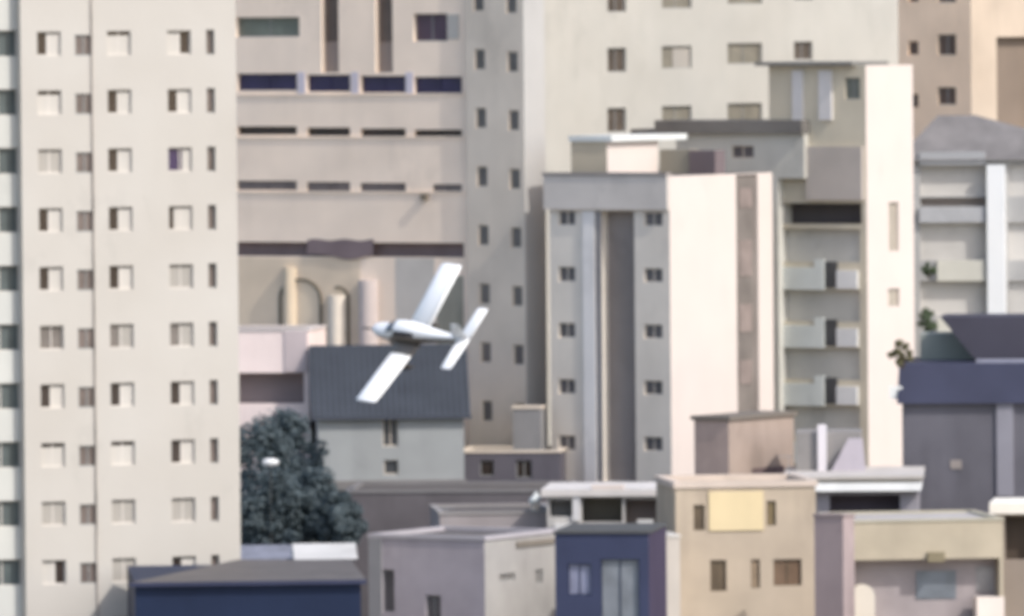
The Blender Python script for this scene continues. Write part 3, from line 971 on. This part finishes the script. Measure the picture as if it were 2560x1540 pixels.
def terrace():
    b = Block('terrace_building', 'low building with a projecting pale concrete terrace slab over a dark porch', 'building',
              2040, 2296, 1250, 474, -3, 9, 1226)
    f = b.front
    b.hole('front', f.rect(2074, 2250, 1238, 1300), 1.6, 1)
    b.wall([paint('terrace_bldg_wall', (150, 146, 152), var=0.15, streak=0.2), paint('plum_dark', (98, 90, 98)), CONC], roof=2)
    mb = MB()
    mb.box(f, -1.6, b.W + 0.15, b.top + 0.003, b.top + 0.42, -b.D, 0.7)
    sl = b.part(mb, 'terrace_slab', paint('terrace_concrete', (244, 244, 243)))
    mb = MB()
    mb.box(f, -1.65, b.W + 0.2, b.top + 0.43, b.top + 0.62, -b.D, 0.45)
    mb.box(f, -1.7, b.W + 0.28, b.top + 0.623, b.top + 0.80, -b.D, 0.78)
    b.part(mb, 'edge_beam', paint('terrace_edge', (193, 186, 180)), sl)
    # low rooftop storey with pale post
    mb = MB()
    u0, u1, z0, z1 = f.rect(1985, 2150, 1090, 1176)
    mb.box(f, u0, u1, b.top + 0.803, z1, -8.0, -5.0)
    o = b.part(mb, 'roof_room', paint('roof_room_grey', (146, 142, 140)))
    mb = MB()
    u0, u1, z0, z1 = f.rect(2040, 2062, 1072, 1150)
    mb.box(f, u0, u1, b.top + 0.803, z1, -4.99, -4.7)
    b.part(mb, 'post', paint('post_white', (222, 216, 220)), o)
    mb = MB()
    q0 = f.hit(2078, 1120, -4.6)[0]; q1 = f.hit(2164, 1120, -4.6)[0]
    zb = b.top + 0.803; zt = f.hit(2120, 1096, -4.6)[1]
    mb.hexa([f.pt(q0, zb, -4.2), f.pt(q1, zb, -4.2), f.pt(q1, zb, -4.6), f.pt(q0, zb, -4.6)],
            [f.pt(q0 + 0.9, zt, -4.2), f.pt(q1 - 0.15, zt, -4.2), f.pt(q1 - 0.15, zt, -4.6), f.pt(q0 + 0.9, zt, -4.6)])
    b.part(mb, 'gable_wall', paint('mauve_pale', (186, 178, 186)), o)
terrace()

def beige_parapet():
    b = Block('porch_building', 'low building with a long cream parapet over a dark recessed porch at the bottom right', 'building',
              2118, 2508, 1400, 458, 8, 8, 1304)
    f = b.front
    b.hole('front', f.rect(2126, 2500, 1398, 1640), 1.1, 1)
    b.wall([paint('cream_parapet', (182, 170, 150), var=0.16, streak=0.22), paint('porch_dark', (161, 151, 151), var=0.3), CONC], roof=2)
    b.cap(paint('cream_cap', (181, 174, 156)), 0.12, 0.06)
    mb = MB()
    u0, u1, z0, z1 = f.rect(2130, 2190, 1462, 1560)
    cu = (u0 + u1) / 2; rr = (u1 - u0) / 2
    pts = [(u0, z0)] + [(cu - rr * math.cos(math.pi * i / 10), z1 - rr + rr * math.sin(math.pi * i / 10)) for i in range(11)] + [(u1, z0)]
    pts = [(u, max(z, 0.1)) for u, z in pts]
    A = [f.pt(u, z, -0.8) for u, z in pts][::-1]; B = [f.pt(u, z, -0.3) for u, z in pts][::-1]
    mb.hexa(A, B)
    b.part(mb, 'arched_door', paint('door_cream', (212, 202, 188)))
    for (x0, x1, y0, y1, m_, n_) in ((2300, 2400, 1430, 1500, 'blue_grey_pane', (118, 124, 132)), (2450, 2495, 1420, 1480, 'grey_pane', (150, 146, 146))):
        mb = MB()
        u0, u1, z0, z1 = f.rect(x0, x1, y0, y1)
        mb.box(f, u0, u1, z0, z1, -1.099, -1.04)
        b.part(mb, 'porch_window', glass(m_, n_, 0.3))
    mb = MB()
    u0, u1, z0, z1 = f.rect(2318, 2360, 1380, 1404)
    mb.box(f, u0, u1, z0, z1, 0.002, 0.25)
    b.part(mb, 'lamp_bracket', paint('olive_bracket', (132, 122, 100)))
    mb = MB()
    u0, u1, z0, z1 = f.rect(2440, 2508, 1492, 1560)
    mb.box(f, u0, u1, 0.1, z1, -0.6, 0.3)
    b.part(mb, 'counter', paint('counter_pink', (228, 214, 204)))
    a = Block('white_house', 'small white roofed house cut by the right edge at the bottom', 'house',
              2484, 2640, 1300, 466, -6, 5, 1284)
    a.hole('front', a.front.rect(2512, 2600, 1290, 1400), 0.8, 1)
    a.wall([paint('brown_grey_wall', (150, 138, 128)), paint('umber_dark', (84, 74, 66)), CONC], roof=2)
    mb = MB()
    zt = a.top + 0.003
    mb.box(a.front, -0.2, a.W + 0.2, zt, zt + 0.55, -a.D, 0.3)
    a.part(mb, 'roof_slab', paint('slab_cream', (240, 232, 220)))
beige_parapet()

def navy_roof_right():
    b = Block('navy_roof_house', 'mauve grey house with a navy blue roof band and dark upper roof at the right', 'house',
              2256, 2640, 1100, 486, -6, 10, 1008)
    f = b.front
    b.wall([paint('mauve_slate_wall', (103, 101, 108), var=0.18, streak=0.25), GREYD, paint('mauve_slate_wall', (103, 101, 108), var=0.18, streak=0.25)])
    # steep navy skirt roof
    zt = b.top + 0.003
    zr = f.hit(2440, 908, -0.9)[1]
    mb = MB()
    lo = [f.pt(-0.25, zt, 0.35), f.pt(b.W, zt, 0.35), f.pt(b.W, zt, -b.D), f.pt(-0.25, zt, -b.D)]
    hi = [f.pt(-0.2, zr, -0.9), f.pt(b.W, zr, -0.9), f.pt(b.W, zr, -b.D), f.pt(-0.2, zr, -b.D)]
    mb.hexa(lo, hi)
    b.part(mb, 'roof', paint('navy_roof', (58, 60, 78), 0.6, 0.15, 0.1))
    mb = MB()
    u0 = f.hit(2440, 904, -1.4)[0]
    mb.box(f, u0, b.W, zr + 0.003, zr + 0.14, -3.0, -1.2)
    b.part(mb, 'gutter', paint('lilac_gutter', (150, 150, 164)))
    # upper roof with slanted left verge
    zu = f.hit(2450, 790, -4)[1]
    ua, ub = f.hit(2436, 880, -3.2)[0], f.hit(2350, 800, -3.2)[0]
    lo = [f.pt(ua, zr + 0.15, -3.2), f.pt(b.W, zr + 0.15, -3.2), f.pt(b.W, zr + 0.15, -8), f.pt(ua, zr + 0.15, -8)]
    hi = [f.pt(ub, zu, -3.2), f.pt(b.W, zu, -3.2), f.pt(b.W, zu, -8), f.pt(ub, zu, -8)]
    mb = MB(); mb.hexa(lo, hi)
    b.part(mb, 'upper_roof', paint('slate_dark', (72, 70, 81), 0.6, 0.15, 0.1))
    mb = MB()
    ul = f.hit(2300, 850, -6.0)[0]
    mb.box(f, max(ul, 0.1), ua + 1.2, zr + 0.003, f.hit(2370, 834, -6)[1], -9, -6.0)
    b.part(mb, 'roof_room', paint('sage_grey', (150, 154, 148)))
    mb = MB()
    u0, u1, z0, z1 = f.rect(2492, 2534, 1010, 1240)
    mb.box(f, u0, u1, z0, b.top - 0.02, 0.002, 0.15)
    b.part(mb, 'pier', paint('lilac_grey_pier', (140, 138, 146)))
    mb = MB()
    u0, u1, z0, z1 = f.rect(2376, 2404, 1150, 1172)
    mb.box(f, u0, u1, z0, z1, -0.01, 0.04)
    b.part(mb, 'vent', GREYD)
    mb = MB()
    u0, u1, z0, z1 = f.rect(2222, 2256, 966, 998)
    mb.box(f, u0, u1 - 0.02, z0, z1, -0.6, -0.1)
    b.part(mb, 'white_box', paint('box_white', (240, 240, 236)))
navy_roof_right()

# ------------------------------------------------------------------ vegetation
def leaf_mat(name, rgb):
    mt = bpy.data.materials.new(name); mt.use_nodes = True
    n, l = mt.node_tree.nodes, mt.node_tree.links
    b = n['Principled BSDF']; b.inputs['Roughness'].default_value = 0.7
    c = lin(rgb)
    tc = n.new('ShaderNodeTexCoord'); no = n.new('ShaderNodeTexNoise'); no.inputs['Scale'].default_value = 1.1; no.inputs['Detail'].default_value = 4
    l.new(tc.outputs['Object'], no.inputs['Vector'])
    mx = n.new('ShaderNodeMix'); mx.data_type = 'RGBA'
    mx.inputs[6].default_value = [x * 0.65 for x in c] + [1]; mx.inputs[7].default_value = [min(1, x * 1.5) for x in c] + [1]
    l.new(no.outputs['Fac'], mx.inputs[0]); l.new(mx.outputs[2], b.inputs['Base Color'])
    tr = n.new('ShaderNodeBsdfTranslucent'); l.new(mx.outputs[2], tr.inputs['Color'])
    ms = n.new('ShaderNodeMixShader'); ms.inputs[0].default_value = 0.4
    l.new(b.outputs[0], ms.inputs[1]); l.new(tr.outputs[0], ms.inputs[2])
    l.new(ms.outputs[0], n['Material Output'].inputs['Surface'])
    return mt
LEAF = leaf_mat('dark_leaf', (84, 96, 100))
LEAF2 = leaf_mat('olive_leaf', (112, 108, 78))
LEAF3 = leaf_mat('sage_leaf', (96, 110, 84))
BARK = paint('bark', (86, 74, 64), 0.9, 0.2)

def crown_mesh(rng, R, H, z0, nclump, leaves, size):
    mb = MB()
    for _ in range(nclump):
        t = rng.random(); ang = rng.uniform(0, 2 * math.pi)
        zz = z0 + H * (0.05 + 0.95 * t)
        rad = R * math.sin(math.pi * (0.12 + 0.80 * t)) * math.sqrt(rng.uniform(0.25, 1))
        cx, cy = rad * math.cos(ang), rad * math.sin(ang)
        cr = R * rng.uniform(0.20, 0.36)
        for _ in range(leaves):
            d = Vector((rng.gauss(0, 1), rng.gauss(0, 1), rng.gauss(0, 0.8))).normalized() * cr * rng.uniform(0.55, 1.05)
            c = Vector((cx, cy, zz)) + d
            nn = (d.normalized() + Vector((rng.uniform(-.7, .7), rng.uniform(-.7, .7), rng.uniform(-.3, .9)))).normalized()
            x = nn.orthogonal().normalized(); y = nn.cross(x)
            a = rng.uniform(0, math.pi); x, y = x * math.cos(a) + y * math.sin(a), y * math.cos(a) - x * math.sin(a)
            s = size * rng.uniform(0.6, 1.3)
            mb.poly([c - x * s, c + y * s * 0.5, c + x * s, c - y * s * 0.5])
    return mb

def tree(label, px, pytop, Y, R, H, seed, group):
    rng = random.Random(seed)
    top = P(px, pytop, Y)
    t = thing('tree', label, 'tree', (top.x, top.y, 0), group)
    z0 = top.z - H
    crown_mesh(rng, R, H, z0, 60, 130, 0.17).build('crown', LEAF, t)
    mb = MB()
    mb.tube((0, 0, 0), (0.1, 0, z0 + H * 0.3), 0.34, 0.2, 10)
    for k in range(6):
        a = k * 1.05 + rng.random()
        mb.tube((0.05, 0, z0 - 0.3 + 0.25 * k), (math.cos(a) * R * 0.6, math.sin(a) * R * 0.6, z0 + H * (0.3 + 0.08 * k)), 0.14, 0.04, 7)
    mb.build('trunk', BARK, t)

G_ = 'dark trees behind the white tower'
tree('dark tree nearest the white tower wall, the left one of the clump', 640, 1070, 488, 2.6, 6.5, 1, G_)
tree('tallest dark tree of the clump, touching the left end of the blue roofed house', 715, 1050, 494, 2.3, 7.2, 2, G_)
tree('round dark tree at the right end of the clump, below the blue roofed house', 790, 1185, 482, 1.9, 4.4, 3, G_)
tree('low dark tree in front of the clump, above the bluish shed roof', 690, 1190, 480, 2.6, 4.6, 4, G_)
tree('low spreading dark tree above the light grey shed roof', 845, 1240, 478, 1.3, 2.9, 5, G_)

def shrub(label, px, py, Y, R, mat, seed, n=16):
    c = P(px, py, Y)
    t = thing('shrub', label, 'shrub', (c.x, c.y, c.z - R))
    crown_mesh(random.Random(seed), R, R * 1.7, 0.1, n, 60, 0.10).build('foliage', mat, t)
    mb = MB()
    for k in range(4):
        mb.tube((0, 0, -0.1), (math.cos(k * 1.6) * R * 0.5, math.sin(k * 1.6) * R * 0.5, R * 0.9), 0.04, 0.015, 6)
    mb.build('stem', BARK, t)
shrub('olive shrub growing at the left end of the navy roof, against the white shaft', 2256, 885, 484.2, 0.7, LEAF2, 11)
shrub('green plant on the grey balcony right of the white shaft, upper one', 2322, 676, 526.5, 0.42, LEAF3, 12)
shrub('green plant trailing beside the white shaft, below the pale balcony', 2326, 800, 526.2, 0.7, LEAF3, 13)

def small_stuff():
    # pale bits seen among the trees
    t = thing('satellite_dish', 'small pale satellite dish standing among the dark trees', 'satellite dish', P(676, 1156, 478))
    mb = MB()
    rings = []
    for i in range(6):
        r = 0.09 * i + 0.01
        rings.append([Vector((math.cos(2 * math.pi * k / 16) * r * 1.0, -0.25 + 0.9 * r * r, math.sin(2 * math.pi * k / 16) * r * 0.5)) for k in range(16)])
    mb.loft(rings)
    mb.build('dish', paint('dish_white', (226, 226, 226), 0.5), t)
    mb = MB(); mb.tube((0, 0.05, -8.0), (0, 0.05, 0.1), 0.05, 0.05, 8)
    mb.build('mast', paint('mast_dark', (60, 62, 62)), t)
    def antenna(label, p, h, rot):
        t = thing('tv_antenna', label, 'antenna', p, 'rooftop aerials')
        mb = MB(); mb.tube((0, 0, -0.05), (0, 0, h), 0.022, 0.018, 7)
        mt = paint('antenna_metal', (150, 150, 152), 0.4)
        mb.build('mast', mt, t)
        mb = MB()
        d = Vector((math.cos(rot), math.sin(rot), 0)); q = Vector((-d.y, d.x, 0))
        z = Vector((0, 0, h - 0.08))
        mb.tube(z - d * 0.5, z + d * 0.5, 0.014, 0.014, 6)
        for k in range(6):
            c = z + d * (-0.45 + 0.18 * k); w_ = 0.36 - 0.035 * k
            mb.tube(c - q * w_, c + q * w_, 0.009, 0.009, 5)
        mb.build('aerial_rods', mt, t)
    antenna('thin metal aerial on the roof of the mauve grey corner house', P(1118, 1340, 461), 1.5, 0.6)
    antenna('thin metal aerial on the roof of the cream yellow house', P(1972, 1206, 460), 1.4, -0.4)

small_stuff()

# ------------------------------------------------------------------ the small aeroplane
def plane():
    Fc = Vector((-0.75, 0.094, -0.655)); Wc = Vector((0.477, 0.763, -0.436))
    Fc.normalize(); Wc = (Wc - Fc * Wc.dot(Fc)).normalized()
    Nc = Wc.cross(Fc)
    def tow(v): return RT * v.x + UP * v.y - fwd * v.z
    Fw, Lw, Nw = tow(Fc), -tow(Wc), tow(Nc)
    M = Matrix((Fw, Lw, Nw)).transposed().to_4x4()
    M.translation = P(1023, 832, 487.0)
    root = thing('light_aircraft', 'small white low wing propeller plane banking in front of the blue roofed house', 'airplane', (0, 0, 0))
    root.matrix_world = M
    S0 = 2.7                                            # the root sits this far behind the nose
    wht = paint('aircraft_white', (250, 250, 250), 0.35, 0.02, 0.0, 1.0, 0.5)
    trim_shade = paint('aircraft_trim_and_shade', (118, 110, 102), 0.4, 0.05, 0.0, 1.0, 0.5)
    st = [(0.22, .20, -.24, .16), (0.30, .34, -.36, .24), (0.6, .44, -.47, .32), (1.0, .49, -.53, .36), (1.35, .52, -.57, .40), (1.7, .545, -.60, .60),
          (2.05, .56, -.62, .74), (2.5, .57, -.62, .79), (3.0, .565, -.60, .78), (3.5, .53, -.54, .70), (4.0, .46, -.44, .56), (4.6, .36, -.34, .42),
          (5.4, .25, -.22, .31), (6.2, .15, -.10, .24), (6.8, .08, -.01, .19), (7.05, .03, .05, .15)]
    N = 24
    rings = []
    for s, hw, zb, zt in st:
        hw *= 0.9; zb *= 0.88; zt *= 0.9
        zc, hh = (zt + zb) / 2, (zt - zb) / 2
        ring = []
        for k in range(N):
            a = 2 * math.pi * k / N
            ca, sa = math.cos(a), math.sin(a)
            e = 0.72
            ring.append(Vector((S0 - s, hw * math.copysign(abs(ca) ** e, ca), zc + hh * math.copysign(abs(sa) ** e, sa))))
        rings.append(ring)
    mb = MB()
    mb.loft(rings, 0, True, lambda i, j: 1 if (12 <= j <= 23 or (j == 0 and i > 4)) and i > 1 else 0)
    mb.build('fuselage', [wht, trim_shade], root)
    # windscreen and cabin windows, slightly proud panels following the cabin
    gl = glass('canopy_glass', (70, 66, 70), 0.08)
    def skin(name, i0, i1, j0, j1, parent=root, out=0.012):
        mb = MB()
        for i in range(i0, i1):
            for j in range(j0, j1):
                q = [rings[i][j % N], rings[i][(j + 1) % N], rings[i + 1][(j + 1) % N], rings[i + 1][j % N]]
                zc = [sum((p.z for p in rings[a])) / N for a in (i, i, i + 1, i + 1)]
                mb.poly([p + Vector((0, p.y, p.z - z)).normalized() * out for p, z in zip(q, zc)], 0, True)
        return mb.build(name, gl, parent)
    skin('windscreen', 4, 6, 3, 9)
    skin('side_window', 6, 9, 1, 3)
    skin('side_window', 6, 9, 9, 11)
    # wings
    def aero(c, t):
        up = [(1, 0), (.85, .022), (.6, .058), (.35, .074), (.15, .062), (.04, .034), (0, 0), (.04, -.024), (.15, -.036), (.4, -.038), (.7, -.022)]
        return [(c * (0.5 - x), c * t * z / 0.12) for x, z in up]
    def wing(name, sgn, y0, y1, c0, c1, xm, z0, dih, t=0.13, mat=wht, sweep=0.0):
        rr = []
        for (y, c) in ((y0, c0), (y0 + (y1 - y0) * 0.96, c1 + (c0 - c1) * 0.04), (y1 - 0.03, c1 * 0.93), (y1, c1 * 0.8)):
            f_ = (y - y0)
            tt = t if y < y1 - 0.035 else t * 0.5
            ring = [Vector((xm + x - sweep * f_, sgn * y, z0 + zz + dih * (y - y0))) for x, zz in aero(c, tt)]
            rr.append(ring if sgn > 0 else ring[::-1])
        mb = MB(); mb.loft(rr, 0, True)
        return mb.build(name, mat, root)
    for sgn in (1, -1):
        wg = wing('wing', sgn, 0.40, 4.80, 1.54, 1.46, 0.0, -0.42, 0.10)
        # flap and aileron lines
        mb = MB()
        for (ya, yb) in ((0.7, 2.55), (2.65, 4.55)):
            za = -0.44 + 0.10 * (ya - 0.45); zb = -0.44 + 0.10 * (yb - 0.45)
            pts = [Vector((-0.50, sgn * ya, za + 0.070)), Vector((-0.50, sgn * yb, zb + 0.070)), Vector((-0.53, sgn * yb, zb + 0.067)), Vector((-0.53, sgn * ya, za + 0.067))]
            mb.poly(pts if sgn > 0 else pts[::-1])
        mb.build('hinge_line', trim_shade, root).parent = wg
    for sgn in (1, -1):
        wing('tailplane', sgn, 0.06, 2.1, 0.84, 0.72, S0 - 6.72, 0.12, 0.0, 0.09)
    for sgn, ye in ((1, 1.25), (-1, 0.72)):                 # dark root panels: fuselage shadow painted in on the left, walkway on the right
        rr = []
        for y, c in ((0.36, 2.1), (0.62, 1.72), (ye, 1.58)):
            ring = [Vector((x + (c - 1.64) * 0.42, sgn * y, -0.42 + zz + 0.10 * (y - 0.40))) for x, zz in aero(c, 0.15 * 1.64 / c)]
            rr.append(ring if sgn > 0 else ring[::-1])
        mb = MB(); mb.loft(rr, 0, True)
        mb.build('wing_root', trim_shade, root)
    # fin
    mb = MB()
    rr = []
    for z, c, xo in ((0.15, 1.15, S0 - 6.42), (0.7, 0.9, S0 - 6.58), (1.25, 0.62, S0 - 6.74), (1.30, 0.5, S0 - 6.76)):
        rr.append([Vector((xo + x, zz, z)) for x, zz in aero(c, 0.09)][::-1])
    mb.loft(rr, 0, True)
    mb.build('tail_fin', wht, root)
    # propeller at rest, with spinner
    mb = MB()
    for sgn in (1, -1):
        rr = []
        for r, c, tw in ((0.10, 0.07, 60), (0.35, 0.14, 40), (0.65, 0.13, 26), (0.92, 0.08, 18)):
            d = Vector((0, math.cos(0.9) * sgn, math.sin(0.9) * sgn)); p = Vector((1, 0, 0)).cross(d)
            a = RAD(tw); cv = p * math.cos(a) + Vector((1, 0, 0)) * math.sin(a); tv = p * -math.sin(a) + Vector((1, 0, 0)) * math.cos(a)
            o = Vector((S0 - 0.12, 0, -0.03)) + d * r
            rr.append([o + cv * c / 2, o + tv * 0.012, o - cv * c / 2, o - tv * 0.012])
        mb.loft(rr, 0, True)
    pr = mb.build('propeller', paint('blade_black', (60, 60, 62), 0.4), root)
    mb = MB()
    rr = []
    for s, r in ((0.24, 0.16), (0.14, 0.15), (0.05, 0.09), (0.0, 0.02)):
        rr.append([Vector((S0 - s, r * math.cos(2 * math.pi * k / 14), -0.03 + r * math.sin(2 * math.pi * k / 14))) for k in range(14)])
    mb.loft(rr)
    mb.build('spinner', wht, root).parent = pr
    # fixed undercarriage with wheel fairings
    for (x, y, zt) in ((0.0, 1.45, -0.40), (0.0, -1.45, -0.40), (1.75, 0.0, -0.45)):
        mb = MB(); mb.tube((x, y, zt), (x, y, -1.02), 0.06, 0.04, 8)
        leg = mb.build('landing_gear', trim_shade, root)
        mb = MB()
        rings2 = []
        for i in range(9):
            q = i / 8.0
            r = 0.19 * math.sin(math.pi * (0.06 + 0.88 * q)) ** 0.7
            rings2.append([Vector((x + 0.38 - 0.95 * q, y + r * 0.55 * math.cos(2 * math.pi * k / 12), -1.05 + r * math.sin(2 * math.pi * k / 12))) for k in range(12)])
        mb.loft(rings2); mb.build('wheel_fairing', trim_shade, root).parent = leg
        mb = MB(); mb.tube((x, y - 0.07, -1.13), (x, y + 0.07, -1.13), 0.19, 0.19, 16)
        mb.build('wheel', paint('tyre', (40, 40, 40)), root).parent = leg
plane()
